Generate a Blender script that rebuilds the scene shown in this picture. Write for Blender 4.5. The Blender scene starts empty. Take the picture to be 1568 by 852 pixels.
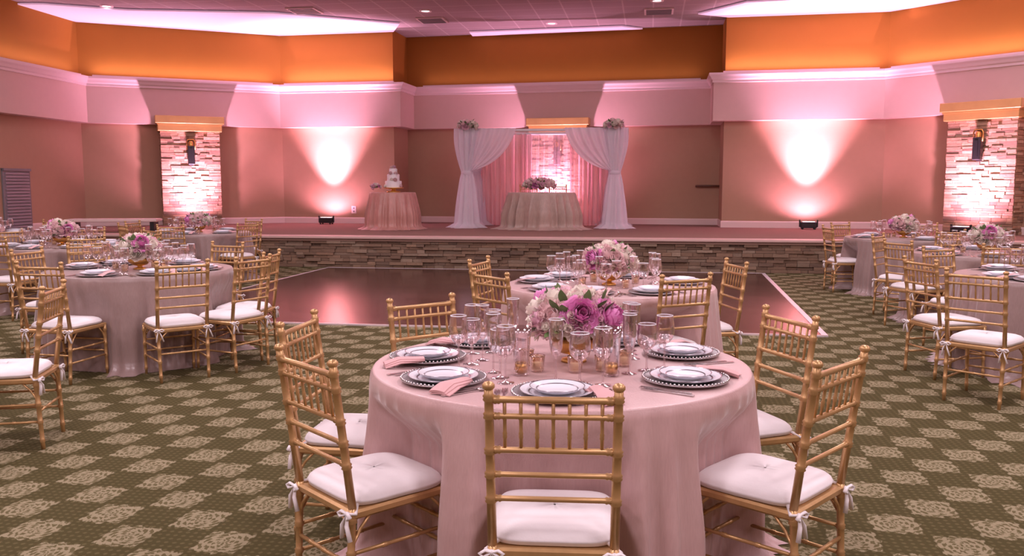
import bpy, math, random
from math import sin, cos, pi, radians, atan2, sqrt
from mathutils import Vector, Matrix
random.seed(7)
SC = bpy.context.scene
COL = SC.collection
SC.view_settings.view_transform = 'Standard'

# ------------------------------------------------------------------ materials
def new_mat(name):
    m = bpy.data.materials.new(name); m.use_nodes = True
    return m, m.node_tree, m.node_tree.nodes.get('Principled BSDF')

def lnk(t, a, b): t.links.new(a, b)

class E:
    """tiny math-node expression helper"""
    def __init__(s, t): s.t = t
    def m(s, op, *a, clamp=False):
        n = s.t.nodes.new('ShaderNodeMath'); n.operation = op; n.use_clamp = clamp
        for i, x in enumerate(a):
            if isinstance(x, (int, float)): n.inputs[i].default_value = x
            else: s.t.links.new(x, n.inputs[i])
        return n.outputs[0]
    def mix(s, f, a, b):
        n = s.t.nodes.new('ShaderNodeMix'); n.data_type = 'RGBA'
        for idx, x in ((0, f), (6, a), (7, b)):
            if isinstance(x, (int, float)): n.inputs[idx].default_value = x
            elif isinstance(x, tuple): n.inputs[idx].default_value = (x[0], x[1], x[2], 1)
            else: s.t.links.new(x, n.inputs[idx])
        return n.outputs[2]
    def noise(s, scale, detail=3, vec=None, rough=.5):
        n = s.t.nodes.new('ShaderNodeTexNoise'); n.inputs['Scale'].default_value = scale
        n.inputs['Detail'].default_value = detail; n.inputs['Roughness'].default_value = rough
        if vec is not None: s.t.links.new(vec, n.inputs['Vector'])
        return n.outputs[0]
    def coords(s, kind='Object'):
        n = s.t.nodes.new('ShaderNodeTexCoord'); return n.outputs[kind]
    def bump(s, h, strength, dist, bsdf):
        n = s.t.nodes.new('ShaderNodeBump'); n.inputs['Strength'].default_value = strength
        n.inputs['Distance'].default_value = dist
        s.t.links.new(h, n.inputs['Height']); s.t.links.new(n.outputs[0], bsdf.inputs['Normal'])

def pmat(name, c, rough=.5, metal=0., var=.08, nscale=8, bump=0., bscale=80, sheen=0., spec=.5, emit=None, es=0):
    m, t, b = new_mat(name); e = E(t)
    co = e.coords()
    n = e.noise(nscale, 4, co)
    dk = tuple(max(0, x*(1-var)) for x in c); lt = tuple(min(1, x*(1+var)) for x in c)
    lnk(t, e.mix(n, dk, lt), b.inputs['Base Color'])
    b.inputs['Roughness'].default_value = rough
    b.inputs['Metallic'].default_value = metal
    b.inputs['Specular IOR Level'].default_value = spec
    if sheen:
        b.inputs['Sheen Weight'].default_value = sheen
        b.inputs['Sheen Roughness'].default_value = .4
    if bump: e.bump(e.noise(bscale, 3, co), bump, .01, b)
    if emit:
        b.inputs['Emission Color'].default_value = (*emit, 1)
        b.inputs['Emission Strength'].default_value = es
    return m

M_wall = pmat('wall_tan_paint', (.42, .255, .165), .7, bump=.1, bscale=60, var=.04)
M_band = pmat('bulkhead_cream_paint', (.65, .47, .42), .7, var=.03)
M_crown = pmat('crown_white', (.78, .64, .64), .55, var=.02)
M_orange = pmat('orange_paint', (.38, .155, .026), .75, var=.05, nscale=2, spec=.2)
M_base = pmat('baseboard_white', (.75, .58, .55), .5, var=.02)
M_gold = pmat('chiavari_gold', (.54, .325, .145), .34, metal=.5, var=.2, nscale=25)
M_cush = pmat('cushion_ivory', (.82, .77, .78), .75, var=.03, bump=.15, bscale=40, sheen=.2)
M_silver = pmat('silver', (.66, .62, .62), .2, metal=1., var=.03)
M_charger = pmat('charger_grey', (.40, .37, .38), .3, metal=.6, var=.05)
M_plate = pmat('porcelain', (.78, .77, .82), .15, var=.01)
M_nap = pmat('napkin_blush', (.62, .36, .36), .7, var=.05, bump=.1)
M_black = pmat('black_metal', (.015, .013, .015), .4, var=.1)
M_goldm = pmat('gold_metal', (.75, .43, .13), .3, metal=.9, var=.1)
M_capwood = pmat('gilded_cap', (.50, .31, .11), .45, metal=.2, var=.15, nscale=5)
M_white = pmat('icing_white', (.85, .80, .81), .5, var=.02)
M_leaf = pmat('leaf_green', (.13, .20, .07), .5, var=.4, nscale=20)
M_greyv = pmat('vent_grey', (.20, .18, .20), .5, var=.05)
M_candle = pmat('candle_wax', (.9, .8, .7), .5, emit=(1, .7, .5), es=.1)
PET = [pmat('petal_blush', (.90, .66, .66), .6, var=.12, nscale=30, sheen=.2),
       pmat('petal_cream', (.93, .85, .76), .6, var=.08, nscale=30, sheen=.2),
       pmat('petal_magenta', (.82, .30, .60), .6, var=.25, nscale=30, sheen=.2),
       pmat('petal_pink', (.90, .56, .66), .6, var=.2, nscale=30, sheen=.2)]

def satin(name, c, c2, rough=.42, bump=.25, sc=180):
    m, t, b = new_mat(name); e = E(t)
    co = e.coords()
    mp = t.nodes.new('ShaderNodeMapping'); mp.inputs['Scale'].default_value = (1, 1, .12)
    lnk(t, co, mp.inputs[0])
    n = e.noise(sc, 3, mp.outputs[0])
    n2 = e.noise(5, 2, co)
    f = e.m('MULTIPLY', e.m('ADD', n, n2), .5)
    lnk(t, e.mix(f, c, c2), b.inputs['Base Color'])
    b.inputs['Roughness'].default_value = rough
    b.inputs['Sheen Weight'].default_value = .45
    b.inputs['Sheen Roughness'].default_value = .35
    e.bump(n, bump, .004, b)
    return m
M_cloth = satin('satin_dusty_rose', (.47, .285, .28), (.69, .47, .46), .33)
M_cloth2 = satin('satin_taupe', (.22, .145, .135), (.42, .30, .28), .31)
M_sequin = satin('sequin_champagne', (.28, .18, .15), (.62, .45, .38), .3, 1., 70)
M_sequinr = satin('sequin_rose', (.40, .17, .14), (.72, .38, .33), .3, 1., 70)

def sheer(name, c, tr):
    m, t, b = new_mat(name); e = E(t)
    t.nodes.remove(b)
    out = [n for n in t.nodes if n.type == 'OUTPUT_MATERIAL'][0]
    co = e.coords(); n = e.noise(6, 3, co)
    colr = e.mix(n, tuple(x*.92 for x in c), c)
    d = t.nodes.new('ShaderNodeBsdfDiffuse'); tl = t.nodes.new('ShaderNodeBsdfTranslucent')
    tp = t.nodes.new('ShaderNodeBsdfTransparent')
    lnk(t, colr, d.inputs[0]); lnk(t, colr, tl.inputs[0])
    a = t.nodes.new('ShaderNodeMixShader'); a.inputs[0].default_value = .4
    lnk(t, d.outputs[0], a.inputs[1]); lnk(t, tl.outputs[0], a.inputs[2])
    q = t.nodes.new('ShaderNodeMixShader'); q.inputs[0].default_value = tr
    lnk(t, a.outputs[0], q.inputs[1]); lnk(t, tp.outputs[0], q.inputs[2])
    lnk(t, q.outputs[0], out.inputs[0])
    return m
M_sheerw = sheer('chiffon_white', (.93, .88, .94), .12)
M_sheerp = sheer('chiffon_pink', (.93, .66, .69), .15)
M_sheert = sheer('chiffon_veil', (.95, .78, .82), .5)

def glass(name, tint, k=.75):
    m, t, b = new_mat(name)
    t.nodes.remove(b)
    out = [n for n in t.nodes if n.type == 'OUTPUT_MATERIAL'][0]
    tp = t.nodes.new('ShaderNodeBsdfTransparent'); tp.inputs[0].default_value = (*tint, 1)
    gl = t.nodes.new('ShaderNodeBsdfGlossy'); gl.inputs['Roughness'].default_value = .06
    gl.inputs[0].default_value = (1, .95, .96, 1)
    lw = t.nodes.new('ShaderNodeLayerWeight'); lw.inputs[0].default_value = .5
    e = E(t)
    nz = e.noise(3, 1, e.coords())
    f = e.m('ADD', e.m('MULTIPLY', lw.outputs['Facing'], k), e.m('MULTIPLY', nz, .14), clamp=True)
    q = t.nodes.new('ShaderNodeMixShader')
    lnk(t, f, q.inputs[0]); lnk(t, tp.outputs[0], q.inputs[1]); lnk(t, gl.outputs[0], q.inputs[2])
    lnk(t, q.outputs[0], out.inputs[0])
    return m
M_glass = glass('clear_glass', (.97, .94, .95), .85)
M_glassg = glass('mercury_gold_glass', (.90, .78, .64), .9)

def stone_mat():
    m, t, b = new_mat('ledgestone'); e = E(t)
    at = t.nodes.new('ShaderNodeAttribute'); at.attribute_name = 'Col'
    n = e.noise(14, 5, e.coords(), .65)
    c = e.mix(e.m('MULTIPLY', n, .8), at.outputs['Color'], (.20, .12, .08))
    lnk(t, c, b.inputs['Base Color']); b.inputs['Roughness'].default_value = .8
    e.bump(e.noise(30, 5, e.coords(), .7), .7, .02, b)
    return m
M_stone = stone_mat()

def carpet_mat():
    m, t, b = new_mat('medallion_carpet'); e = E(t)
    co = e.coords()
    mp = t.nodes.new('ShaderNodeMapping'); c = .31
    mp.inputs['Scale'].default_value = (1/c, 1/c, 1); mp.inputs['Rotation'].default_value = (0, 0, radians(45+9))
    lnk(t, co, mp.inputs[0])
    wob = t.nodes.new('ShaderNodeTexNoise'); wob.inputs['Scale'].default_value = 45
    lnk(t, co, wob.inputs['Vector'])
    sx = t.nodes.new('ShaderNodeSeparateXYZ'); lnk(t, mp.outputs[0], sx.inputs[0])
    w = e.m('MULTIPLY', e.m('SUBTRACT', wob.outputs[0], .5), .12)
    fx = e.m('ADD', e.m('SUBTRACT', e.m('FRACT', sx.outputs[0]), .5), w)
    fy = e.m('SUBTRACT', e.m('SUBTRACT', e.m('FRACT', sx.outputs[1]), .5), w)
    px = e.m('MULTIPLY', e.m('ADD', fx, fy), .7071); py = e.m('MULTIPLY', e.m('SUBTRACT', fx, fy), .7071)
    r = e.m('SQRT', e.m('ADD', e.m('MULTIPLY', px, px), e.m('MULTIPLY', py, py)))
    th = e.m('ARCTAN2', py, px)
    c8 = e.m('COSINE', e.m('MULTIPLY', th, 8)); c4 = e.m('COSINE', e.m('MULTIPLY', th, 4))
    c16 = e.m('COSINE', e.m('ADD', e.m('MULTIPLY', th, 12), 1.5))
    edge = e.m('ADD', e.m('ADD', .38, e.m('MULTIPLY', c8, .028)), e.m('ADD', e.m('MULTIPLY', c4, -.035), e.m('MULTIPLY', c16, .024)))
    mask = e.m('MULTIPLY', e.m('SUBTRACT', edge, r), 40, clamp=True)
    tr = e.m('MULTIPLY', e.m('COSINE', e.m('MULTIPLY', r, 52)), e.m('COSINE', e.m('ADD', e.m('MULTIPLY', th, 6), e.m('MULTIPLY', r, 22))))
    trm = e.m('MULTIPLY', e.m('SUBTRACT', tr, .02), 5, clamp=True)
    med = e.mix(trm, (.37, .315, .195), (.15, .125, .058))
    gn = e.noise(60, 4, co, .7)
    lf = e.m('MULTIPLY', e.m('SINE', e.m('MULTIPLY', sx.outputs[0], 2*pi*6)), e.m('SINE', e.m('MULTIPLY', sx.outputs[1], 2*pi*6)))
    lfm = e.m('MULTIPLY', e.m('SUBTRACT', e.m('ADD', lf, e.m('MULTIPLY', gn, .8)), .65), 2.0, clamp=True)
    gr = e.mix(lfm, (.085, .070, .027), (.145, .120, .053))
    colr = e.mix(mask, gr, med)
    fine = e.noise(350, 2, co)
    blot = e.noise(22, 5, co, .75)
    colr2 = e.mix(e.m('ADD', e.m('MULTIPLY', fine, .35), e.m('MULTIPLY', blot, .22)), colr, (.045, .035, .015))
    lnk(t, colr2, b.inputs['Base Color'])
    b.inputs['Roughness'].default_value = .95; b.inputs['Specular IOR Level'].default_value = .1
    e.bump(fine, .5, .006, b)
    return m
M_carpet = carpet_mat()
M_stagec = pmat('stage_carpet', (.28, .17, .135), .95, var=.2, nscale=40, bump=.4, bscale=300, spec=.1)

def parquet_mat():
    m, t, b = new_mat('dance_parquet'); e = E(t)
    mp = t.nodes.new('ShaderNodeMapping'); mp.inputs['Rotation'].default_value = (0, 0, radians(8.4))
    lnk(t, e.coords(), mp.inputs[0])
    br = t.nodes.new('ShaderNodeTexBrick')
    br.inputs['Scale'].default_value = 1; br.inputs['Brick Width'].default_value = .9
    br.inputs['Row Height'].default_value = .1; br.inputs['Mortar Size'].default_value = .003
    br.inputs['Color1'].default_value = (.060, .024, .019, 1); br.inputs['Color2'].default_value = (.105, .045, .034, 1)
    br.inputs['Mortar'].default_value = (.03, .01, .01, 1)
    lnk(t, mp.outputs[0], br.inputs[0])
    n = e.noise(5, 5, mp.outputs[0])
    lnk(t, e.mix(e.m('MULTIPLY', n, .5), br.outputs[0], (.045, .014, .012)), b.inputs['Base Color'])
    b.inputs['Roughness'].default_value = .16
    b.inputs['Specular IOR Level'].default_value = .35
    return m
M_parq = parquet_mat()

def ceil_mat():
    m, t, b = new_mat('acoustic_tile'); e = E(t)
    mp = t.nodes.new('ShaderNodeMapping'); mp.inputs['Rotation'].default_value = (0, 0, radians(9))
    mp.inputs['Scale'].default_value = (1/.61, 1/.61, 1)
    lnk(t, e.coords(), mp.inputs[0])
    s = t.nodes.new('ShaderNodeSeparateXYZ'); lnk(t, mp.outputs[0], s.inputs[0])
    a = e.m('ABSOLUTE', e.m('SUBTRACT', e.m('FRACT', s.outputs[0]), .5))
    c = e.m('ABSOLUTE', e.m('SUBTRACT', e.m('FRACT', s.outputs[1]), .5))
    g = e.m('GREATER_THAN', e.m('MAXIMUM', a, c), .475)
    n = e.noise(40, 4, e.coords())
    base = e.mix(n, (.31, .235, .24), (.39, .305, .31))
    lnk(t, e.mix(g, base, (.47, .38, .39)), b.inputs['Base Color'])
    b.inputs['Roughness'].default_value = .9
    return m
M_ceil = ceil_mat()
M_coveglow = pmat('cove_ceiling_glow', (.76, .66, .76), .8, var=.03, emit=(1, .60, .88), es=.30)  # emission stands in for cove light washing the ceiling border
M_lamp = pmat('lamp_lens', (1, .95, .9), .4, emit=(1, .85, .88), es=4)

# ------------------------------------------------------------------ mesh builder
class MB:
    def __init__(s): s.v = []; s.f = []; s.mi = []; s.sm = []; s.col = []
    def add(s, vs, fs, mi=0, smooth=True, M=None, col=(1, 1, 1)):
        o = len(s.v)
        for p in vs:
            p = Vector(p)
            if M is not None: p = M @ p
            s.v.append(tuple(p))
        for f in fs:
            s.f.append(tuple(i+o for i in f)); s.mi.append(mi); s.sm.append(smooth); s.col.append(col)
    def box(s, x0, x1, y0, y1, z0, z1, mi=0, M=None, col=(1, 1, 1), bev=0):
        if bev:
            b = bev; vs = []
            fs = []
            X = (x0, x1); Y = (y0, y1); Z = (z0, z1)
            idx = {}
            for i in (0, 1):
                for j in (0, 1):
                    for k in (0, 1):
                        sx = b if i == 0 else -b; sy = b if j == 0 else -b; sz = b if k == 0 else -b
                        idx[i, j, k, 0] = len(vs); vs.append((X[i], Y[j]+sy, Z[k]+sz))
                        idx[i, j, k, 1] = len(vs); vs.append((X[i]+sx, Y[j], Z[k]+sz))
                        idx[i, j, k, 2] = len(vs); vs.append((X[i]+sx, Y[j]+sy, Z[k]))
            for a in range(3):
                for sd in (0, 1):
                    o = [q for q in range(3) if q != a]
                    L = []
                    for (p, q) in ((0, 0), (1, 0), (1, 1), (0, 1)):
                        key = [0, 0, 0]; key[a] = sd; key[o[0]] = p; key[o[1]] = q
                        L.append(idx[(*key, a)])
                    fs.append(tuple(L))
            for i in (0, 1):
                for j in (0, 1):
                    for k in (0, 1):
                        fs.append((idx[i, j, k, 0], idx[i, j, k, 1], idx[i, j, k, 2]))
            for a in range(3):
                o = [q for q in range(3) if q != a]
                for p in (0, 1):
                    for q in (0, 1):
                        k0 = [0, 0, 0]; k1 = [0, 0, 0]; k1[a] = 1
                        k0[o[0]] = k1[o[0]] = p; k0[o[1]] = k1[o[1]] = q
                        fs.append((idx[(*k0, o[0])], idx[(*k1, o[0])], idx[(*k1, o[1])], idx[(*k0, o[1])]))
            s.add(vs, fs, mi, False, M, col); return
        vs = [(x0, y0, z0), (x1, y0, z0), (x1, y1, z0), (x0, y1, z0), (x0, y0, z1), (x1, y0, z1), (x1, y1, z1), (x0, y1, z1)]
        fs = [(0, 3, 2, 1), (4, 5, 6, 7), (0, 1, 5, 4), (1, 2, 6, 5), (2, 3, 7, 6), (3, 0, 4, 7)]
        s.add(vs, fs, mi, False, M, col)
    def lathe(s, prof, seg=24, mi=0, M=None, cx=0, cy=0, cz=0, smooth=True):
        vs = []; fs = []
        for (r, z) in prof:
            for k in range(seg):
                a = 2*pi*k/seg; vs.append((cx+r*cos(a), cy+r*sin(a), cz+z))
        for i in range(len(prof)-1):
            for k in range(seg):
                k2 = (k+1) % seg
                fs.append((i*seg+k, i*seg+k2, (i+1)*seg+k2, (i+1)*seg+k))
        s.add(vs, fs, mi, smooth, M)
    def tube(s, p0, p1, prof, seg=8, mi=0):
        p0 = Vector(p0); p1 = Vector(p1); d = p1-p0; L = d.length; d.normalize()
        q = d.to_track_quat('Z', 'Y').to_matrix().to_4x4(); M = Matrix.Translation(p0) @ q
        pr = [(.0005, prof[0][0]*L)] + [(r, t*L) for t, r in prof] + [(.0005, prof[-1][0]*L)]
        s.lathe(pr, seg, mi, M)
    def bamboo(s, p0, p1, r, nodes=(), seg=8, mi=0, r1=None):
        L = (Vector(p1)-Vector(p0)).length
        r1 = r1 or r
        pr = [(0, r)]
        for n in sorted(nodes):
            rr = r+(r1-r)*n; a = .011/L; b = .0055/L
            pr += [(n-a, rr), (n-b, rr*1.34), (n, rr*1.1), (n+b, rr*1.34), (n+a, rr)]
        pr += [(1, r1)]
        s.tube(p0, p1, pr, seg, mi)
    def path(s, pts, r, seg=6, mi=0, flat=1., up=(0, 0, 1), rs=None):
        pts = [Vector(p) for p in pts]; vs = []; fs = []; up = Vector(up)
        n = len(pts)
        for i, p in enumerate(pts):
            d = (pts[min(i+1, n-1)]-pts[max(i-1, 0)]).normalized()
            a = d.cross(up)
            if a.length < 1e-3: a = d.cross(Vector((1, 0, 0)))
            a.normalize(); b = a.cross(d)
            rr = r if rs is None else rs[i]
            for k in range(seg):
                t = 2*pi*k/seg; vs.append(p+a*(rr*flat*cos(t))+b*(rr*sin(t)))
        for i in range(n-1):
            for k in range(seg):
                k2 = (k+1) % seg; fs.append((i*seg+k, i*seg+k2, (i+1)*seg+k2, (i+1)*seg+k))
        fs.append(tuple(range(seg))); fs.append(tuple(range((n-1)*seg, n*seg)))
        s.add(vs, fs, mi)
    def grid(s, fn, nu, nv, mi=0, M=None, closed=False):
        vs = [fn(i/nu, j/nv) for j in range(nv+1) for i in range(nu if closed else nu+1)]
        w = nu if closed else nu+1; fs = []
        for j in range(nv):
            for i in range(nu):
                i2 = (i+1) % w
                fs.append((j*w+i, j*w+i2, (j+1)*w+i2, (j+1)*w+i))
        s.add(vs, fs, mi, True, M)
    def mesh(s, name, mats, colors=False):
        me = bpy.data.meshes.new(name); me.from_pydata(s.v, [], s.f)
        for m in mats: me.materials.append(m)
        me.polygons.foreach_set('material_index', s.mi)
        me.polygons.foreach_set('use_smooth', s.sm)
        if colors:
            ca = me.color_attributes.new('Col', 'FLOAT_COLOR', 'CORNER'); dat = []
            for f, c in zip(s.f, s.col): dat += [c[0], c[1], c[2], 1]*len(f)
            ca.data.foreach_set('color', dat)
        me.update()
        return me

def obj(name, me, loc=(0, 0, 0), rz=0, parent=None, sc=1):
    o = bpy.data.objects.new(name, me); COL.objects.link(o)
    o.location = loc; o.rotation_euler = (0, 0, rz)
    if sc != 1: o.scale = (sc, sc, sc)
    if parent: o.parent = parent
    return o
def empty(name, loc=(0, 0, 0), rz=0):
    return obj(name, None, loc, rz)

# ------------------------------------------------------------------ room shell
SZ = .567     # stage height
CZ = 5.1
B = [(-11.2, -6.5), (-9.75, 16.0), (-9.35, 19.4), (-5.55, 21.1), (-2.6, 20.55), (-2.4, 21.6), (4.5, 20.0), (4.3, 18.85), (7.68, 18.2), (9.39, 15.9), (10.1, 12.5), (11.2, -6.5)]
SEG = ['left', 'left_far', 'left_angled', 'back_left', 'alcove_left', 'back', 'alcove_right', 'back_right', 'right_angled', 'right_far', 'right', 'rear']
def offp(P, d):
    n = len(P); N = []
    for i in range(n):
        a = Vector(P[i]); b = Vector(P[(i+1) % n]); t = (b-a).normalized(); N.append(Vector((t.y, -t.x)))
    out = []
    for i in range(n):
        n1 = N[i-1]; n2 = N[i]
        out.append(Vector(P[i])+(n1+n2)*(d/(1+n1.dot(n2))))
    return out
OFF = -.25
def seg_mesh(i, prof, mis, mats, name):
    mb = MB(); j = (i+1) % len(B)
    R = [(offp(B, o), z) for o, z in prof]
    for k in range(len(prof)-1):
        a, z0 = R[k]; b, z1 = R[k+1]
        mb.add([(*a[i], z0), (*a[j], z0), (*b[j], z1), (*b[i], z1)], [(0, 1, 2, 3)], mis[k], False)
    return obj(name, mb.mesh(name, mats))
for i, nm in enumerate(SEG):
    seg_mesh(i, [(OFF, 0), (OFF, 2.86), (0, 2.86), (0, 3.8), (OFF, 3.87), (OFF, CZ+.1)], [0, 1, 1, 2, 3], [M_wall, M_band, M_crown, M_orange], 'wall_'+nm)
    seg_mesh(i, [(.0, 3.66), (.025, 3.665), (.025, 3.71), (.05, 3.73), (.07, 3.78), (.10, 3.82), (.10, 3.86), (0, 3.865), (OFF, 3.865)], [0]*8, [M_crown], 'trim_crown_'+nm)
    zb = SZ if 0 < i < 10 else 0
    seg_mesh(i, [(OFF, zb), (OFF+.02, zb), (OFF+.02, zb+.12), (OFF+.012, zb+.14), (OFF, zb+.145)], [0]*4, [M_base], 'baseboard_'+nm)

mb = MB(); O = offp(B, OFF-.15)
mb.add([(*p, 0) for p in O], [tuple(range(len(O)-1, -1, -1))], 0, False)
obj('floor', mb.mesh('floor', [M_carpet]))
mb = MB()
mb.add([(*p, CZ) for p in O], [tuple(range(len(O)))], 0, False)
obj('ceiling', mb.mesh('ceiling', [M_ceil]))

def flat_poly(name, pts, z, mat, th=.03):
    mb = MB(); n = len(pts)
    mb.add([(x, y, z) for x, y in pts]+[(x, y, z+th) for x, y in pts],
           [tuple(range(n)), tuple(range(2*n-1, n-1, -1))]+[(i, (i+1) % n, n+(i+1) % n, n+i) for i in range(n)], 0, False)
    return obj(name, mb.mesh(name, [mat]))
L = offp(B, OFF+.01)
t2 = lambda v: (v.x, v.y)
flat_poly('ceiling_cove_left', [(-2.5, 19.8), (L[4].x+.02, L[4].y-.02), t2(L[3]), t2(L[2]), (L[1].x+.12, 17.7), (-9.3, 17.7), (-7.9, 18.3), (-4.97, 18.6)], CZ-.05, M_coveglow)  # outlines follow the lit part of the ceiling
flat_poly('ceiling_cove_back', [(-1.0, 20.9), (2.5, 20.15), (3.0, 20.45), (-.95, 21.4)], CZ-.05, M_coveglow)
flat_poly('ceiling_cove_right', [(3.9, 18.7), (L[7].x+.05, L[7].y), t2(L[8]), t2(L[9]), (L[10].x, 13), (8.9, 13), (7.9, 15.9), (6.5, 17.0), (4.6, 17.5)], CZ-.05, M_coveglow)

# LED cove strips on top of the bulkhead ledge, shining up
mbs = MB(); mbs.box(-.5, .5, -.03, .03, 0, .03, 0)
me_strip = mbs.mesh('led_strip', [M_crown])
Lm = offp(B, -.06)
for i, en in ((1, 12), (2, 26), (3, 24), (5, 9), (7, 26), (8, 22), (9, 14)):
    a, b = Lm[i], Lm[i+1]; d = b-a; m_ = (a+b)/2
    l = bpy.data.lights.new('cove_strip_light', 'AREA'); l.shape = 'RECTANGLE'; l.size = d.length*.92; l.size_y = .08
    l.energy = en; l.color = (1, .62, .80)
    o = bpy.data.objects.new('cove_strip_light', l); COL.objects.link(o)
    o.location = (m_.x, m_.y, 3.92)
    o.rotation_euler = (Matrix.Rotation(atan2(d.y, d.x), 3, 'Z') @ Matrix.Rotation(pi, 3, 'X')).to_euler()
    s = obj('led_strip', me_strip, (m_.x, m_.y, 3.875), atan2(d.y, d.x)); s.scale = (d.length*.92, 1, 1)

# recessed ceiling lights and vents
mb = MB(); mb.lathe([(.001, -.005), (.09, -.005)], 20, 1); mb.lathe([(.09, -.005), (.095, -.02), (.13, -.02), (.135, 0)], 20, 0)
me_dl = mb.mesh('downlight', [M_crown, M_lamp])
def ceil_pt(px, py):
    s = (283-py)/3.6; return ((px-784)/s, 1330/s)
for p in ((180, 18), (655, 25), (1000, 10), (843, 43)):
    x, y = ceil_pt(*p); obj('ceiling_downlight', me_dl, (x, y, CZ))
mb = MB(); mb.box(-.3, .3, -.3, .3, -.03, 0, 0)
for k in range(6): mb.box(-.26, .26, -.25+k*.09, -.2+k*.09, -.04, -.03, 1)
me_cv = mb.mesh('ceiling_vent', [M_crown, M_greyv])
for p in ((475, 24), (665, 38), (1003, 25)):
    x, y = ceil_pt(*p); obj('ceiling_vent', me_cv, (x, y, CZ), radians(-9))

# ------------------------------------------------------------------ stones
STC = [(.36, .22, .14), (.45, .30, .20), (.28, .17, .11), (.52, .38, .27), (.40, .24, .15), (.22, .14, .10), (.48, .30, .19)]
def stones(mb, width, height, M, rowh=.05, dmin=.02, dmax=.06, tint=1., lmax=.42):
    z = 0
    while z < height-.005:
        h = min(rowh*random.uniform(.7, 1.4), height-z)
        if height-z-h < .015: h = height-z
        x = -width/2+0.0
        while x < width/2-.001:
            l = random.uniform(.12, lmax)
            if width/2-x-l < .06: l = width/2-x
            c = random.choice(STC); k = random.uniform(.75, 1.25)*tint
            mb.box(x+.001, x+l-.001, -random.uniform(dmin, dmax), 0, z+.001, z+h-.001, 0, M, tuple(min(1, q*k) for q in c), bev=.004)
            x += l
        z += h

FL = Vector((-9.95, 16.75)); FR = Vector((10.0, 13.97))
sd = (FR-FL); sl = sd.length; sang = atan2(sd.y, sd.x)
mb = MB(); Wp = offp(B, OFF-.02)
top = [FL]+[Wp[i] for i in range(2, 10)]+[FR]
mb.add([(*p, SZ) for p in top], [tuple(range(len(top)-1, -1, -1))], 0, False)
stg = empty('stage')
obj('stage_floor', mb.mesh('stage_floor', [M_stagec]), parent=stg)
mb = MB(); mid = (FL+FR)/2
Mx = Matrix.Translation((mid.x, mid.y, 0)) @ Matrix.Rotation(sang, 4, 'Z')
stones(mb, sl, SZ-.07, Mx, .056, .010, .07, .62, .34)
obj('stone_riser', mb.mesh('stone_riser', [M_stone], True), parent=stg)
mb = MB()
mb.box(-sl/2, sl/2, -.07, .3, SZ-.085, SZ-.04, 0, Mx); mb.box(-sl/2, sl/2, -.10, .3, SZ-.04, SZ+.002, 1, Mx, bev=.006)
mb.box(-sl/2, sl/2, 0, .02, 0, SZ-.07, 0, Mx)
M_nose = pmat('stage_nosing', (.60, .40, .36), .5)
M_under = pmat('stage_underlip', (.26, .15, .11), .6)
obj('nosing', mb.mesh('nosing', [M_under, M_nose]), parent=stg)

# dance floor
flat_poly('dance_floor', [(-4.35, 9.6), (3.07, 8.5), (4.2, 14.55), (-3.3, 15.6)], .002, M_parq, .012)
mb = MB()
DP = [Vector(p) for p in ((-4.35, 9.6), (3.07, 8.5), (4.2, 14.55), (-3.3, 15.6))]
for i in range(4):
    a, b = DP[i], DP[(i+1) % 4]; d = b-a; w = .06 if i == 1 else .03
    Mt = Matrix.Translation((a.x, a.y, 0)) @ Matrix.Rotation(atan2(d.y, d.x), 4, 'Z')
    mb.box(-.02, d.length+.02, -w, 0, .0, .018, 0, Mt)
obj('trim_dance_floor', mb.mesh('trim_df', [pmat('alu_edge', (.8, .68, .70), .35, metal=.3)]))

# ------------------------------------------------------------------ columns, sconces, uplights
mb = MB()
W = 1.28
mb.box(-W/2+.03, W/2-.03, -.395, 0, 0, 2.2, 1)
stones(mb, W, 2.14, Matrix.Translation((0, -.38, 0)), .05, .028, .060, 1.4, .3)
stones(mb, .4, 2.14, Matrix.Translation((-W/2+.03, -.19, 0)) @ Matrix.Rotation(radians(-90), 4, 'Z'), .05, .015, .045, 1.4)
stones(mb, .4, 2.14, Matrix.Translation((W/2-.03, -.19, 0)) @ Matrix.Rotation(radians(90), 4, 'Z'), .05, .015, .045, 1.4)
M_core = pmat('column_core', (.26, .17, .13), .8)
me_colm = mb.mesh('stone_column', [M_stone, M_core], True)
mb = MB()
mb.box(-.69, .69, -.52, -.0, 2.14, 2.30, 0, bev=.01)
mb.box(-.74, .74, -.58, -.27, 2.31, 2.48, 0, bev=.01)
mb.box(-.70, .70, -.55, 0, 2.28, 2.31, 0)
me_cap = mb.mesh('column_cap', [M_capwood])
mb = MB()   # sconce
mb.box(-.05, .05, -.03, 0, -.28, .30, 0, bev=.006)
mb.box(-.075, .075, -.15, -.03, -.26, .16, 0, bev=.012)
mb.lathe([(.05, .16), (.05, .24), (.035, .27), (.001, .27)], 12, 1, cy=-.08)
mb.path([(-.085, -.09, .08), (-.085, -.09, .26), (-.06, -.09, .3), (.06, -.09, .3), (.085, -.09, .26), (.085, -.09, .08)], .014, 6, 1)
mb.box(-.03, .03, -.16, -.15, -.2, .1, 0)
me_sc = mb.mesh('wall_sconce', [M_black, M_goldm])
mb = MB()   # uplight fixture
mb.box(-.16, .16, -.1, .1, .03, .16, 0, bev=.015)
mb.box(-.12, .12, -.06, .06, .16, .165, 1)
for sx in (-.12, .12):
    for sy in (-.07, .07): mb.box(sx-.015, sx+.015, sy-.015, sy+.015, 0, .03, 0)
mb.box(-.19, -.165, -.02, .02, .05, .2, 0); mb.box(.165, .19, -.02, .02, .05, .2, 0)
me_up = mb.mesh('uplight_fixture', [M_black, M_lamp])

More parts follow.
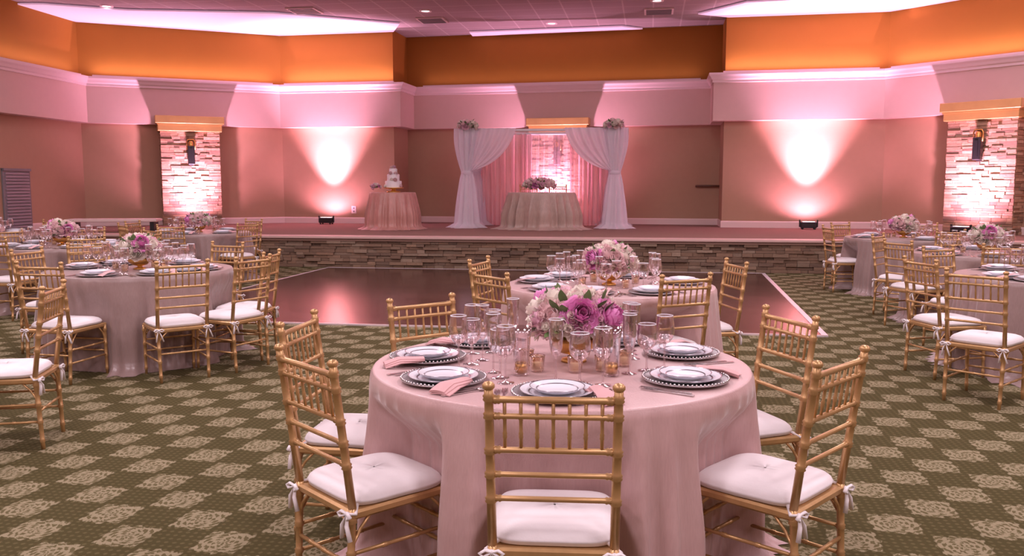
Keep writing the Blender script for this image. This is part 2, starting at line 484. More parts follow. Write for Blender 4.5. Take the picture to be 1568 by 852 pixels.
def on_wall(i, t, out):
    a = Vector(B[i]); b = Vector(B[i+1]); d = (b-a).normalized(); n = Vector((d.y, -d.x))
    p = a.lerp(b, t)+n*out
    return p, atan2(d.y, d.x), n
def beam(p, n, energy, ang, tilt, color, blend):
    l = bpy.data.lights.new('uplight_beam', 'SPOT'); l.energy = energy; l.spot_size = radians(ang); l.spot_blend = blend
    l.color = color; l.shadow_soft_size = .06
    o = bpy.data.objects.new('uplight_beam', l); COL.objects.link(o)
    o.location = (p.x, p.y, SZ+.24)
    d = Vector((-n.x*sin(tilt), -n.y*sin(tilt), cos(tilt)))
    o.rotation_euler = d.to_track_quat('-Z', 'Y').to_euler()
def uplight(p, n, energy, ang, tilt, spill, color=(1, .48, .76), blend=.9):
    obj('uplight_fixture', me_up, (p.x, p.y, SZ), atan2(n.x, -n.y))
    beam(p, n, energy, ang, tilt, color, blend)
    beam(p, n, spill, 150, radians(25), (1, .40, .66), .6)
def find_t(i, px, out=0):
    best = None
    for k in range(401):
        t = k/400; p, _, _ = on_wall(i, t, out); e = abs(784+p.x/p.y*1330-px)
        if best is None or e < best[0]: best = (e, t)
    return best[1]
for (i, px) in ((2, 297), (5, 853), (8, 1493)):
    t = find_t(i, px, .2); p, a, n = on_wall(i, t, OFF)
    c = empty('stone_column', (p.x, p.y, SZ), a)
    obj('stone_shaft', me_colm, parent=c); obj('cap', me_cap, parent=c)
    obj('wall_sconce', me_sc, (p.x+n.x*.45, p.y+n.y*.45, SZ+1.65), a)
    q = p+n*1.0
    uplight(q, n, 700, 100, radians(18), 190)
for (i, px) in ((3, 502), (7, 1237)):
    t = find_t(i, px, .2); p, a, n = on_wall(i, t, OFF)
    uplight(p+n*.52, n, 2900, 66, radians(6), 110, blend=1.0)

# outlet, vent, handrail, bench
t = find_t(3, 537); p, a, n = on_wall(3, t, OFF)
mb = MB(); mb.box(-.06, .06, -.012, 0, -.09, .09, 0, bev=.003); mb.box(-.02, .02, -.016, -.012, .02, .055, 1); mb.box(-.02, .02, -.016, -.012, -.055, -.02, 1)
obj('wall_outlet', mb.mesh('wall_outlet', [M_base, M_greyv]), (p.x, p.y, SZ+.33), a)
mb = MB(); mb.box(-.4, .4, -.04, 0, 0, 1.25, 0, bev=.005)
for k in range(18): mb.box(-.34, .34, -.06, -.04, .08+k*.062, .11+k*.062, 1)
mb.box(-.4, .4, -.07, 0, 1.2, 1.25, 0)
p, a, n = on_wall(1, .38, OFF)
obj('louvered_vent', mb.mesh('louvered_vent', [M_greyv, pmat('vent_slat', (.30, .26, .29), .5)]), (p.x, p.y, SZ), a)
t = find_t(5, 1085); p, a, n = on_wall(5, t, OFF)
mb = MB(); mb.path([(-.28, -.02, 0), (-.28, -.09, 0), (.28, -.09, -.0), (.28, -.02, 0)], .025, 8, 0)
obj('wall_handrail', mb.mesh('wall_handrail', [pmat('dark_wood', (.12, .05, .03), .4)]), (p.x, p.y, SZ+.9), a)
mb = MB(); mb.box(-.85, .85, -.2, .2, .2, .26, 0, bev=.01)
for sx in (-.75, .75): mb.box(sx-.04, sx+.04, -.15, .15, 0, .2, 1)
obj('stage_bench', mb.mesh('stage_bench', [M_base, M_black]), (-7.9, 17.3, SZ), radians(6))

# ------------------------------------------------------------------ chair
def make_chair():
    mb = MB()
    zt = .918
    def bp(z):
        return 0 if z < .42 else -(z-.42)*.13
    for sx in (-1, 1):
        x = sx*.183
        mb.bamboo((sx*.178, -.02, 0), (x, 0, .42), .0115, (.12, .38, .62, .9), 12, 0, .0145)
        mb.bamboo((x, 0, .42), (sx*.187, bp(zt), zt), .0145, (.3, .46, .61, .83, .94), 12, 0, .0135)
        mb.lathe([(.0135, 0), (.0185, .006), (.0185, .015), (.012, .022), (.001, .025)], 12, 0, cx=sx*.187, cy=bp(zt), cz=zt-.005)
        mb.bamboo((sx*.185, .40, 0), (sx*.19, .385, .40), .0105, (.12, .38, .62, .9), 12, 0, .0145)
        for z in (.16, .26):
            mb.bamboo((sx*.18, -.008, z), (sx*.188, .392, z), .0075, (.33, .66), 8)
        for (ya, yb) in ((.0, .07), (.385, .315)):
            mb.path([(sx*.187, ya, .30), (sx*.187, ya*.6+yb*.4, .345), (sx*.187, yb, .39)], .006, 6)
        mb.path([(sx*.187, .39, .30), (sx*.165, .39, .345), (sx*.12, .39, .39)], .006, 6)
        mb.path([(sx*.182, -.003, .30), (sx*.16, -.003, .345), (sx*.115, -.003, .39)], .006, 6)
    for z in (.19, .28):
        mb.bamboo((-.187, .392, z), (.187, .392, z), .0075, (.25, .5, .75), 8)
    mb.bamboo((-.18, -.01, .22), (.18, -.01, .22), .0075, (.25, .5, .75), 8)
    mb.box(-.20, .20, -.012, .405, .382, .414, 0, bev=.008)
    for z, r in ((.883, .0105), (.832, .0088), (.727, .0098), (.650, .0085), (.573, .0085)):
        mb.bamboo((-.185, bp(z), z), (.185, bp(z), z), r, (.06, .94), 10)
    for k in range(7):
        x = -.141+k*.047
        z0, z1 = .727, .883
        mb.bamboo((x, bp(z0), z0), (x, bp(z1), z1), .0055, (.3, .66), 8)
    def se(a, n=5):
        c, s_ = cos(a), sin(a)
        return (abs(c)**(2/n)*(1 if c > 0 else -1), abs(s_)**(2/n)*(1 if s_ > 0 else -1))
    prof = [(.02, .474), (.35, .474), (.6, .472), (.8, .466), (.92, .457), (.98, .446), (1.0, .437), (1.014, .433), (1.0, .429), (.99, .419), (.9, .414)]
    seg = 64; vs = []; fs = []
    for (q, z) in prof:
        for k in range(seg):
            a = 2*pi*k/seg; x, y = se(a)
            dz = .003*sin(2*a+1)*q*(1-q)*2
            vs.append((x*.195*q*(1+.03*(y > 0)*q), .203+y*.2*q, z+dz))
    for i in range(len(prof)-1):
        for k in range(seg):
            k2 = (k+1) % seg; fs.append((i*seg+k, i*seg+k2, (i+1)*seg+k2, (i+1)*seg+k))
    fs.append(tuple(range(seg)))
    mb.add(vs, fs, 1)
    for sx in (-1, 1):
        cx, cy, cz = sx*.183, -.02, .405
        mb.path([(cx-sx*.02, cy+.05, cz+.02), (cx+sx*.02, cy+.02, cz), (cx, cy, cz)], .006, 6, 1, 1.2)
        for s2 in (-1, 1):
            mb.path([(cx, cy, cz), (cx+s2*.02, cy-.012, cz+.010), (cx+s2*.036, cy-.012, cz+.0), (cx+s2*.024, cy-.014, cz-.010), (cx, cy, cz)], .005, 6, 1, .7, (0, 1, 0), [.005, .007, .008, .006, .005])
            mb.path([(cx, cy, cz), (cx+s2*.014, cy-.012, cz-.035), (cx+s2*.026+.006, cy-.010, cz-.085)], .005, 6, 1, .6, (0, 1, 0), [.004, .008, .009])
        mb.lathe([(.001, -.009), (.007, -.006), (.009, 0), (.007, .006), (.001, .009)], 8, 1, cx=cx, cy=cy, cz=cz)
    return mb.mesh('chiavari_chair', [M_gold, M_cush])
ME_CHAIR = make_chair()
def chair(x, y, tx, ty, jit=0):
    rz = atan2(-(tx-x), ty-y)+jit
    fx, fy = -sin(rz), cos(rz)
    return obj('chiavari_chair', ME_CHAIR, (x+fx*.045, y+fy*.045, 0), rz)

# ------------------------------------------------------------------ flowers
def rose(mb, M, R, mi, rnd, seg=4, layers=((0.30, 4, 1.0), (.5, 5, .95), (.75, 6, .8), (1.0, 7, .58), (1.15, 7, .3))):
    for li, (rr, n, hh) in enumerate(layers):
        ph = rnd.uniform(0, 6.28)
        for k in range(n):
            a0 = ph+2*pi*k/n+rnd.uniform(-.12, .12); hw = pi/n*1.45; jr = rnd.uniform(.9, 1.1); jh = rnd.uniform(.88, 1.1)
            def fn(u, v):
                uu = u*2-1; ve = v*(1-.22*uu*uu)
                rad = R*rr*jr*(.25+.75*sin(ve*pi/2)) if li > 1 else R*rr*jr*(.5+.6*sin(ve*2.2))
                wav = 1+.07*sin(uu*6+a0)*v
                z = R*(-.35+ (hh*1.15*jh+.15)*(ve**(1.3 if li < 3 else 1.0)))
                if li >= 3: z -= R*.12*max(0, ve-.7)*3
                a = a0+uu*hw*(.35+.65*sin(min(1, v*1.3)*pi/2))
                return (rad*wav*cos(a), rad*wav*sin(a), z)
            mb.grid(fn, seg, seg, mi, M)
def orient(pos, d):
    return Matrix.Translation(pos) @ Vector(d).normalized().to_track_quat('Z', 'Y').to_matrix().to_4x4()
def leaf(mb, M, L, w, mi):
    def fn(u, v):
        uu = u*2-1; ww = w*sin(pi*min(1, v*.96+.02))
        return (uu*ww, 0.25*L*v*v+abs(uu)*ww*.4, L*v)
    mb.grid(fn, 2, 6, mi, M)
PEONY = ((.25, 5, 1.0), (.42, 6, 1.0), (.6, 7, .92), (.8, 8, .78), (1.0, 9, .58), (1.18, 9, .34), (1.3, 8, .12))
def bouquet(seed, rx, rz, n, cz, size=.05, seg=3, wts=(5, 4.5, .15, 2.0), peonies=()):
    rnd = random.Random(seed); mb = MB()
    mb.lathe([(.001, -rz*.3), (rx*.55, -rz*.25), (rx*.75, 0), (rx*.55, rz*.6), (.001, rz*.75)], 16, 4, cz=cz)
    ga = pi*(3-sqrt(5))
    pd = [Vector((cos(a)*cos(e), sin(a)*cos(e), sin(e))) for a, e in peonies]
    for q in pd:
        pos = Vector((q.x*rx*1.02, q.y*rx*1.02, cz+q.z*rz*1.05))
        rose(mb, orient(pos-q*size*.3, q), size*1.12, 2, rnd, 5, PEONY)
    for k in range(n):
        zz = 1-(k+.5)/n*1.28
        r = sqrt(max(0, 1-zz*zz)); a = k*ga
        d = Vector((r*cos(a), r*sin(a), zz))
        if any((d-q).length < .36 for q in pd): continue
        j = rnd.uniform(.86, 1.08)
        pos = Vector((d.x*rx*j, d.y*rx*j, cz+d.z*rz*j))
        c = rnd.choices([0, 1, 2, 3], wts)[0]
        sz = size*rnd.uniform(.7, 1.15)
        dd = Vector((d.x/rx, d.y/rx, d.z/rz+1.5)).normalized()
        rose(mb, orient(pos-dd*sz*.4, dd), sz, c, rnd, seg)
    for k in range(int(n*.8)):
        a = rnd.uniform(0, 2*pi); zz = rnd.uniform(-.3, .8); r = sqrt(1-zz*zz)
        d = Vector((r*cos(a), r*sin(a), zz))
        leaf(mb, orient((d.x*rx*.8, d.y*rx*.8, cz+d.z*rz*.8), (d.x, d.y, d.z+rnd.uniform(-.4, .5))), .072*size/.05, .018*size/.05, 4)
    for k in range(n*2):
        a = rnd.uniform(0, 2*pi); zz = rnd.uniform(-.2, 1); r = sqrt(1-zz*zz); j = rnd.uniform(.98, 1.16)
        d = Vector((r*cos(a)*rx*j, r*sin(a)*rx*j, cz+zz*rz*j))
        rose(mb, orient(d, (d.x, d.y, (d.z-cz)+.05)), size*.3, rnd.choice([0, 1, 3, 0]), rnd, 2, ((.5, 3, .9), (1, 5, .5)))
    return mb
def centerpiece(name, seed, n, peonies):
    mb = bouquet(seed, .175, .125, n, .17, .058, 4, peonies=peonies)
    mb.lathe([(.001, 0), (.055, 0), (.05, .012), (.02, .02), (.02, .03), (.06, .04), (.095, .07), (.105, .105), (.098, .105), (.085, .075), (.001, .05)], 28, 5)
    return mb.mesh(name, PET+[M_leaf, M_goldm])
ME_CP = [centerpiece('flower_centerpiece_a', 3, 40, ((-1.45, .42), (-.55, .25), (2.6, .6))), centerpiece('flower_centerpiece_b', 11, 34, ((-.6, .85), (2.0, .3)))]

# ------------------------------------------------------------------ tableware
mb = MB()
mb.lathe([(.001, .004), (.10, .004), (.12, .010), (.158, .016), (.164, .015), (.162, .011), (.125, .004), (.1, 0), (.001, 0)], 56, 0)
for k in range(64):
    a = 2*pi*k/64
    mb.lathe([(.001, -.0045), (.004, -.002), (.0045, .001), (.003, .004), (.001, .005)], 6, 1, cx=.160*cos(a), cy=.160*sin(a), cz=.0175)
ME_CHG = mb.mesh('charger_plate', [M_charger, M_silver])
def plate(R, mats, name):
    mb = MB()
    mb.lathe([(.001, .006), (R*.62, .006), (R*.7, .009), (R*.97, .02)], 48, 0)
    mb.lathe([(R*.97, .02), (R, .0215), (R*.99, .018)], 48, 1)
    mb.lathe([(R*.99, .018), (R*.72, .004), (R*.6, 0), (.001, 0)], 48, 0)
    mb.lathe([(R*.72, .0105), (R*.76, .0125)], 48, 1)
    return mb.mesh(name, mats)
M_rim = pmat('silver_rim', (.42, .38, .42), .25, metal=.8)
ME_DIN = plate(.135, [M_plate, M_rim], 'dinner_plate'); ME_SAL = plate(.098, [M_plate, M_rim], 'salad_plate')
def napkin():
    mb = MB()
    for k, (w, dz) in enumerate(((.032, 0), (.029, .005), (.025, .010))):
        def top(u, v):
            x = (u-.5)*2*w*(1+.25*v); y = -.02-v*.16
            z = .026+dz+.004*sin(u*pi)
            if v > .62: z -= (v-.62)*.05
            return (x+.012*sin(v*3+k), y, z)
        mb.grid(top, 8, 16, 0)
        def bot(u, v):
            x, y, z = top(u, v); return (x, y, z-.0035)
        mb.grid(bot, 8, 16, 0)
        for side in (0, 1):
            mb.grid(lambda u, v: (top(side, u)[0], top(side, u)[1], top(side, u)[2]-.0035*v), 16, 1, 0)
            mb.grid(lambda u, v: (top(u, side)[0], top(u, side)[1], top(u, side)[2]-.0035*v), 8, 1, 0)
    return mb.mesh('folded_napkin', [M_nap])
ME_NAP = napkin()
def extr(mb, outline, z0, z1, mi=0):
    n = len(outline)
    mb.add([(x, y, z0) for x, y in outline]+[(x, y, z1) for x, y in outline],
           [tuple(range(n-1, -1, -1)), tuple(range(n, 2*n))]+[(i, (i+1) % n, n+(i+1) % n, n+i) for i in range(n)], mi, False)
def sym(pts): return pts+[(-x, y) for x, y in reversed(pts)]
mb = MB(); extr(mb, sym([(.007, -.10), (.006, -.06), (.0035, 0), (.0045, .02), (.0105, .04), (.0105, .055)]), .001, .004)
for k in range(4):
    x = -.009+k*.006; mb.box(x-.0015, x+.0015, .054, .10, .001, .004)
ME_FORK = mb.mesh('fork', [M_silver])
mb = MB(); extr(mb, [(.007, -.11), (.007, -.03), (.005, 0), (.009, .03), (.008, .09), (-.002, .115), (-.006, .11), (-.006, 0), (-.007, -.03), (-.007, -.11)], .001, .004)
ME_KNIFE = mb.mesh('knife', [M_silver])
mb = MB(); extr(mb, sym([(.007, -.10), (.005, -.05), (.003, .02), (.003, .045)]), .001, .004)
mb.lathe([(.001, 0), (.009, .001), (.013, .004), (.016, .008), (.0145, .008), (.012, .005), (.001, .002)], 16, 0, Matrix.Translation((0, .07, 0)) @ Matrix.Diagonal((1, 1.6, 1, 1)))
ME_SPOON = mb.mesh('spoon', [M_silver])

G_goblet = [(.036, 0), (.034, .002), (.008, .006), (.0045, .015), (.004, .06), (.006, .082), (.02, .09), (.036, .108), (.041, .13), (.040, .16), (.036, .188)]
G_wine = [(.034, 0), (.032, .002), (.007, .006), (.0038, .015), (.0036, .085), (.006, .098), (.022, .108), (.036, .128), (.040, .15), (.037, .185), (.033, .215)]
G_flute = [(.031, 0), (.029, .002), (.007, .006), (.0036, .014), (.0036, .075), (.006, .088), (.016, .10), (.024, .125), (.027, .165), (.026, .20), (.029, .235)]
def gl(prof, name):
    mb = MB(); mb.lathe([(.001, 0)]+prof, 28, 0); q = [(max(.001, r-.0016), z+.002) for r, z in prof[5:]]
    mb.lathe([(.001, q[0][1])]+q, 28, 0)
    R, z = prof[-1]
    mb.lathe([(R-.0018, z), (R-.0008, z+.002), (R+.0006, z), (R-.0008, z-.002)], 28, 1)
    return mb.mesh(name, [M_glass, M_plate])
ME_GOB = gl(G_goblet, 'water_goblet'); ME_WIN = gl(G_wine, 'wine_glass'); ME_FLU = gl(G_flute, 'champagne_flute')
mb = MB(); mb.lathe([(.001, 0), (.024, 0), (.028, .01), (.031, .06), (.032, .065), (.029, .06), (.026, .012), (.001, .008)], 20, 0)
mb.lathe([(.001, .008), (.022, .008), (.022, .035), (.001, .036)], 14, 1)
mb.path([(0, 0, .035), (0, 0, .044)], .001, 5, 1)
ME_VOT = mb.mesh('votive_candle', [M_glassg, M_candle])
mb = MB(); mb.lathe([(.001, 0), (.030, 0), (.031, .004), (.030, .05), (.036, .15), (.042, .19), (.040, .19), (.034, .15), (.028, .05), (.001, .01)], 24, 0)
mb.lathe([(.001, .01), (.026, .01), (.026, .05), (.001, .052)], 14, 1)
ME_HUR = mb.mesh('hurricane_candle', [M_glass, M_goldm])

def joined_setting():
    mb = MB()
    mb.lathe([(.001, .004), (.12, .010), (.160, .017), (.164, .013), (.12, 0)], 28, 0)
    mb.lathe([(.001, .014), (.09, .016), (.13, .032), (.135, .034), (.13, .028), (.09, .012)], 28, 1)
    mb.lathe([(.001, .03), (.07, .032), (.095, .046), (.098, .046), (.09, .038), (.06, .026)], 28, 1)
    def top(u, v): return (.11+(u-.5)*.06, .03-v*.16, .040-.03*v*v+.004*sin(u*pi))
    mb.grid(top, 3, 6, 2)
    for (P, x, y) in ((G_goblet, .06, .20), (G_wine, .14, .16), (G_flute, .0, .235)):
        mb.lathe(P, 14, 3, cx=x, cy=y)
        R, z = P[-1]; mb.lathe([(R-.002, z), (R, z+.002), (R+.001, z)], 14, 1, cx=x, cy=y)
    mb.box(-.195, -.183, -.1, .1, .001, .004, 4); mb.box(-.22, -.208, -.1, .09, .001, .004, 4)
    mb.box(.183, .197, -.11, .1, .001, .004, 4); mb.box(.21, .221, -.1, .08, .001, .004, 4)
    return mb.mesh('place_setting', [M_charger, M_plate, M_nap, M_glass, M_silver])
ME_SET = joined_setting()

# ------------------------------------------------------------------ tablecloth
TH = .76
def cloth_mesh(name, R, H, chairs, seed, mats, nseg=360, puddle=.1, nf=26, amp=.035, z_floor=.004):
    rnd = random.Random(seed)
    comps = [(nf+rnd.randint(-8, 8), rnd.uniform(0, 6.28), rnd.uniform(.4, 1)) for _ in range(5)]+[(rnd.randint(5, 9), rnd.uniform(0, 6.28), .8)]
    comps2 = [(nf*2+rnd.randint(-8, 8), rnd.uniform(0, 6.28)) for _ in range(3)]
    tot = sum(c[2] for c in comps)
    rows = [('t', q) for q in (0.02, .3, .6, .85, .95, .985)]
    hang = [0, .006, .02, .05, .1, .16, .22, .28, .34, .42, .5, .6, .7, .8, .88, .94, .98, 1.0]
    mb = MB(); vs = []; fs = []; n = 0
    for kind, q in rows:
        for k in range(nseg):
            a = 2*pi*k/nseg; vs.append((R*q*cos(a), R*q*sin(a), H))
        n += 1
    for h in hang:
        z = H-.001-(H-z_floor)*h
        for k in range(nseg):
            a = 2*pi*k/nseg
            f = sum(w*cos(m*a+p+h*.6*sin(p)) for m, p, w in comps)/tot
            f = (1-abs(f)*1.9)
            f2 = sum(cos(m*a+p-h*1.5*cos(p)) for m, p in comps2)/3
            r = R+.004+.02*h+amp*min(1, h*1.7)*(f*1.6+f2*.25*h)
            if h < .02: r = R*.995+.004*(h/.02)
            if h > .9: r += puddle*((h-.9)/.1)**2*(.6+.6*f)
            wz = min(1, max(0, (TH-.05-z)/.18)); wz = wz*wz*(3-2*wz)
            for (ca, sf) in chairs:
                da = (a-ca+pi) % (2*pi)-pi
                if abs(da) > 1: continue
                l = abs(r*sin(da)); ql = r*cos(da)
                lim = sf-.012+.012*f
                if ql > lim:
                    wl = 1-min(1, max(0, (l-.215)/.07)); wl = wl*wl*(3-2*wl)
                    r2 = lim/cos(da); r = r+(r2-r)*wl*wz
            vs.append((r*cos(a), r*sin(a), z))
        n += 1
    for i in range(n-1):
        for k in range(nseg):
            k2 = (k+1) % nseg; fs.append((i*nseg+k, (i+1)*nseg+k, (i+1)*nseg+k2, i*nseg+k2))
    fs.append(tuple(range(nseg)))
    mb.add(vs, fs, 0)
    return mb.mesh(name, mats)

TR = .775
USED = []
def free_spot(x, y, r):
    for k in range(400):
        rr = .006*k**.75; a = k*2.4
        nx, ny = x+rr*cos(a), y+rr*sin(a)
        if all((nx-ux)**2+(ny-uy)**2 > (r+ur+.008)**2 for ux, uy, ur in USED):
            USED.append((nx, ny, r)); return nx, ny
    return x, y
def banquet(cx, cy, chairs, cloth, seed, cp=0, settings=True, cpo=(0, 0), detailed=False, extra_dirs=(), skip=()):
    rel = []
    for (x, y, *j) in chairs:
        chair(x, y, cx, cy, j[0] if j else 0)
        d = sqrt((x-cx)**2+(y-cy)**2); rel.append((atan2(y-cy, x-cx), d-.045-.41))
    T = empty('banquet_table', (cx, cy, 0))
    obj('tablecloth', cloth_mesh('tablecloth', TR, TH, rel, seed, [cloth], 420 if detailed else 280), parent=T)
    mb = MB(); mb.lathe([(.001, TH-.03), (TR-.02, TH-.03), (TR-.02, TH-.008), (.001, TH-.008)], 40, 0)
    mb.lathe([(.03, .03), (.03, TH-.03)], 12, 0); mb.box(-.3, .3, -.03, .03, 0, .03, 0); mb.box(-.03, .03, -.3, .3, 0, .03, 0)
    obj('table_frame', mb.mesh('table_frame', [M_black]), parent=T)
    obj('flower_centerpiece', ME_CP[cp], (cx+cpo[0], cy+cpo[1], TH+.001), 0 if detailed else seed*.9)
    USED.append((cx+cpo[0], cy+cpo[1], .12))
    dirs = [a for a, _ in rel]+list(extra_dirs)
    z = TH+.001
    todo = []
    for i, a in enumerate(dirs):
        rz = a+pi/2
        ux, uy = cos(a), sin(a); tx, ty = -sin(a), cos(a)
        def P(lx, ly):
            return (cx+ux*(.565-ly)+tx*lx, cy+uy*(.565-ly)+ty*lx)
        if not detailed:
            if settings: obj('place_setting', ME_SET, (*P(0, 0), z), rz)
            continue
        obj('charger_plate', ME_CHG, (*P(0, 0), z), rz); USED.append((*P(0, 0), .165))
        obj('dinner_plate', ME_DIN, (*P(0, 0), z+.006), rz)
        obj('salad_plate', ME_SAL, (*P(0, 0), z+.0165), rz)
        obj('folded_napkin', ME_NAP, (*P(.115, .03), z-.003), rz+radians(25))
        obj('fork', ME_FORK, (*P(-.187, -.01), z), rz+.04); obj('fork', ME_FORK, (*P(-.212, -.03), z), rz+.04)
        obj('knife', ME_KNIFE, (*P(.187, -.01), z), rz-.04); obj('spoon', ME_SPOON, (*P(.213, -.035), z), rz-.04)
        for nm_, me_, lx, ly, r_ in (('water_goblet', ME_GOB, .08, .205, .041), ('wine_glass', ME_WIN, .165, .17, .04), ('champagne_flute', ME_FLU, -.01, .235, .031)):
            todo.append((nm_, me_, P(lx, ly), r_))
    for nm_, me_, p_, r_ in todo:
        obj(nm_, me_, (*free_spot(*p_, r_), z))
    if not detailed:
        for k in range(4):
            a = seed+k*pi/2; obj('votive_candle', ME_VOT, (cx+.23*cos(a), cy+.23*sin(a), z))
    return T

banquet(.2, 3.56, [(.12, 2.46), (-.69, 2.92, .10), (1.10, 2.90, -.14), (-.91, 3.73), (1.24, 3.89), (-.45, 4.39)], M_cloth, 1, 0, detailed=True, cpo=(.06, .04), extra_dirs=(1.05,))
for (x, y) in ((-.03, 3.30), (.42, 3.34)):
    obj('hurricane_candle', ME_HUR, (*free_spot(x, y, .042), TH+.001))
for (dx, dy) in ((-.14, -.04), (-.10, -.16), (.05, -.18), (.26, -.06), (.16, -.16)):
    obj('votive_candle', ME_VOT, (*free_spot(.2+dx, 3.56+dy, .032), TH+.001))

banquet(.72, 6.4, [(-.24, 6.76), (-.13, 5.75), (1.11, 5.55), (1.68, 6.55)], M_cloth, 2, 1, extra_dirs=(1.2, 2.2, -1.9))
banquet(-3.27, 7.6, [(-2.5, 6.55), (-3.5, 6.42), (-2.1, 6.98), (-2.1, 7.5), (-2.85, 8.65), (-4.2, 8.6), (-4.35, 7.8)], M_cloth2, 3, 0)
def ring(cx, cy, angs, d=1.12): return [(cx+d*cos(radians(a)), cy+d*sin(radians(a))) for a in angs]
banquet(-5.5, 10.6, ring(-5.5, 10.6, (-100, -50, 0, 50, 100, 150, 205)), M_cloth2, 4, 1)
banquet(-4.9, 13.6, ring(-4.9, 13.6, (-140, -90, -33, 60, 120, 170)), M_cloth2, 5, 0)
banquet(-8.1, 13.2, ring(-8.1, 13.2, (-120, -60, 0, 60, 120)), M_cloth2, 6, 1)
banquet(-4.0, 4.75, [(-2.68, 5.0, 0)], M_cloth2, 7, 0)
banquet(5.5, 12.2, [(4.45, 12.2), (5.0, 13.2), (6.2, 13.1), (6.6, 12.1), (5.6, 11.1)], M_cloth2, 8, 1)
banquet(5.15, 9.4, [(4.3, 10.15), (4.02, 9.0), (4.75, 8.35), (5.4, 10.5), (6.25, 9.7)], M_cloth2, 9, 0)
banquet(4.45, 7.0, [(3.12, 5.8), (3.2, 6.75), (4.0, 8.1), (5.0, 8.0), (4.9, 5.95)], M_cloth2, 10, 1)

# ------------------------------------------------------------------ stage objects
def px_stage(px, d): return ((px-784)*d/1330, d)
cx, cy = px_stage(602, 18.4)
T = empty('cake_table', (cx, cy, SZ))
obj('sequin_tablecloth', cloth_mesh('cake_cloth', .48, .77, [], 21, [M_sequinr], 200, .12, 16, .06), parent=T)
mb = MB()
mb.lathe([(.001, 0), (.15, 0), (.14, .02), (.05, .03), (.05, .07), (.21, .085), (.215, .10), (.001, .10)], 36, 1)
for (r, z0, z1) in ((.175, .10, .24), (.13, .24, .38), (.085, .38, .50)):
    mb.lathe([(r, z0), (r+.004, z0+.01), (r, z0+.02), (r, z1-.012), (r-.012, z1), (.001, z1)], 36, 0)
rnd = random.Random(5)
for (a, r, z, s) in ((-1.2, .16, .26, .045), (-1.7, .12, .27, .04), (-1.9, .13, .40, .04), (-.9, .1, .39, .045), (-1.5, .02, .51, .05), (-2.6, .18, .13, .04), (-.5, .18, .14, .04), (-1.0, .05, .53, .035), (-2.2, .05, .52, .035)):
    rose(mb, orient((r*cos(a), r*sin(a), z), (cos(a), sin(a), .8)), s, rnd.choice([2, 3, 4]), rnd, 3)
obj('wedding_cake', mb.mesh('wedding_cake', [M_white, M_goldm, PET[3], PET[1], PET[0]]), (cx+.02, cy, SZ+.771))
mb = bouquet(31, .10, .07, 10, .10, .045, 3, wts=(2, 2, 1, 3))
obj('flower_bouquet', mb.mesh('flower_bouquet', PET+[M_leaf]), (cx-.33, cy-.12, SZ+.79))
cx, cy = px_stage(829, 18.3)
T = empty('sweetheart_table', (cx, cy, SZ)); T.rotation_euler = (0, 0, radians(-8))
o = obj('sequin_tablecloth', cloth_mesh('sweet_cloth', .55, .77, [], 23, [M_sequin], 260, .16, 18, .07), parent=T); o.scale = (1.28, .8, 1)
mb = bouquet(41, .32, .13, 36, .14, .07, 3, wts=(3, 2, .6, 4))
obj('flower_bouquet', mb.mesh('flower_bouquet_large', PET+[M_leaf]), (cx-.05, cy-.1, SZ+.79), 0)
chair(cx+.40, cy+1.1, cx+.3, cy-1).location.z = SZ
chair(cx-.25, cy+1.16, cx-.2, cy-1).location.z = SZ

# arch
A = empty('draped_wedding_arch', (.60, 18.6, SZ), radians(-6))
HW = 1.62; DP_ = 1.25; AH = 2.08
mb = MB()
for sx in (-HW, HW):
    for y in (0, DP_): mb.tube((sx, y, 0), (sx, y, AH), [(0, .03), (1, .03)], 10); mb.box(sx-.2, sx+.2, y-.2, y+.2, 0, .012)
    mb.tube((sx, 0, AH), (sx, DP_, AH), [(0, .03), (1, .03)], 10)
for y in (0, DP_): mb.tube((-HW-.05, y, AH), (HW+.05, y, AH), [(0, .032), (1, .032)], 10)
obj('frame', mb.mesh('arch_frame', [M_white]), parent=A)
def leg_drape(sx, y, seed, top=AH+.03):
    rnd = random.Random(seed); mb = MB(); ph = rnd.uniform(0, 6)
    def fn(u, v):
        z = top*(1-v)+.012
        h = z
        if h > 1.18: k = (h-1.18)/(top-1.18); w = .10+.13*sin(min(1, k*1.2)*pi/2)
        else: k = (1.18-h)/1.18; w = .10+.15*k**.7
        if h < .10: w += .16*(.10-h)/.10
        a = 2*pi*u
        f = 1+.16*cos(9*a+ph+2*v)+.09*cos(15*a+3*v)
        return (sx+w*f*cos(a), y+w*.75*f*sin(a), z)
    mb.grid(fn, 90, 44, 0, closed=True)
    mb.lathe([(.10, 1.14), (.118, 1.17), (.118, 1.20), (.10, 1.23)], 20, 0, cx=sx, cy=y)
    return mb
for nm, sx, y, sd_ in (('a', -HW+.05, 0, 1), ('b', HW-.05, 0, 2), ('c', -HW+.05, DP_, 3), ('d', HW-.05, DP_, 4)):
    obj('leg_drape_'+nm, leg_drape(sx, y, sd_).mesh('leg_drape', [M_sheerw]), parent=A)
def swag(sgn):
    mb = MB()
    def fn(u, v):
        x0 = sgn*(HW+.05-u*1.16); z0 = AH+.045
        x2 = sgn*(HW-.10+.06*(1-u)-.08*u); z2 = 1.18+.05*u
        cxm = sgn*(HW-.1-u*.85); cz = AH-.05-.62*u**1.0
        b0 = (1-v)**2; b1 = 2*v*(1-v); b2 = v*v
        x = b0*x0+b1*cxm+b2*x2; z = b0*z0+b1*cz+b2*z2
        y = -.06-.05*sin(u*38+v*2)*(.3+.7*sin(pi*min(1, v*1.1+.1)))-.10*sin(pi*v)
        return (x, y, z)
    mb.grid(fn, 60, 26, 0)
    return mb
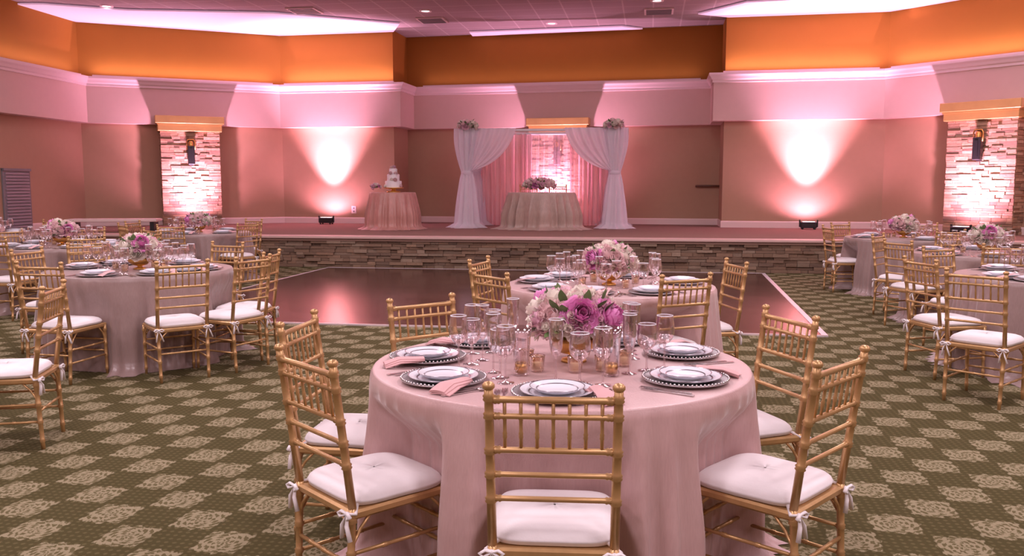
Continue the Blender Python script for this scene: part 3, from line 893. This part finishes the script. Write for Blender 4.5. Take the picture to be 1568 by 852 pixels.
obj('swag_left', swag(-1).mesh('swag', [M_sheerw]), parent=A); obj('swag_right', swag(1).mesh('swag', [M_sheerw]), parent=A)
def curtain(x0, x1, y, nf, h=AH):
    mb = MB()
    def fn(u, v):
        t = u+ .006*sin(u*nf*6+v*3)
        return (x0+(x1-x0)*t, y+.05*sin(2*pi*nf*u+.8*sin(v*2))*(.5+.5*v)+.02*sin(u*nf*9), h-v*(h-.012))
    mb.grid(fn, int(nf*12), 20, 0); return mb
obj('backdrop_curtain_left', curtain(-1.45, -.30, DP_-.02, 11).mesh('bc', [M_sheerp]), parent=A)
obj('backdrop_curtain_right', curtain(.58, 1.45, DP_-.02, 9).mesh('bc', [M_sheerp]), parent=A)
obj('backdrop_veil', curtain(-.34, .62, DP_+.03, 7).mesh('bv', [M_sheert]), parent=A)
mb = bouquet(51, .19, .11, 18, 0, .07, 3, wts=(2, 6, 0, 1))
me_cf = mb.mesh('arch_flowers', PET+[M_leaf])
obj('flowers_left', me_cf, (-HW+.08, -.10, AH+.09), parent=A); obj('flowers_right', me_cf, (HW-.08, -.10, AH+.09), 2, parent=A)

# ------------------------------------------------------------------ lights
w = bpy.data.worlds.new('World'); SC.world = w; w.use_nodes = True
w.node_tree.nodes['Background'].inputs[0].default_value = (.9, .7, .75, 1); w.node_tree.nodes['Background'].inputs[1].default_value = .3
mbp = MB(); mbp.box(-.55, .55, -.55, .55, 0, .02, 0); me_fill = mbp.mesh('ceiling_fill_panel', [M_crown])
for yy in (-3, 1, 5, 9, 13):  # unseen ceiling grid added as soft fill for the whole room
    for xx in (-7.5, -2.5, 2.5, 7.5):
        l = bpy.data.lights.new('ceiling_fill_light', 'AREA'); l.shape = 'SQUARE'; l.size = 1.0
        l.energy = 116 if yy < 12 else 82; l.color = (1, .82, .90)
        o = bpy.data.objects.new('ceiling_fill_light', l); COL.objects.link(o); o.location = (xx, yy, CZ-.05)
        obj('ceiling_fill_panel', me_fill, (xx, yy, CZ-.03))

# ------------------------------------------------------------------ camera
cam = bpy.data.cameras.new('camera'); co = bpy.data.objects.new('camera', cam); COL.objects.link(co)
cam.sensor_width = 36; cam.lens = 36*1330/1568; cam.clip_end = 100
co.location = (0, 0, 1.5); co.rotation_euler = (radians(90-6.14), 0, 0)
SC.camera = co
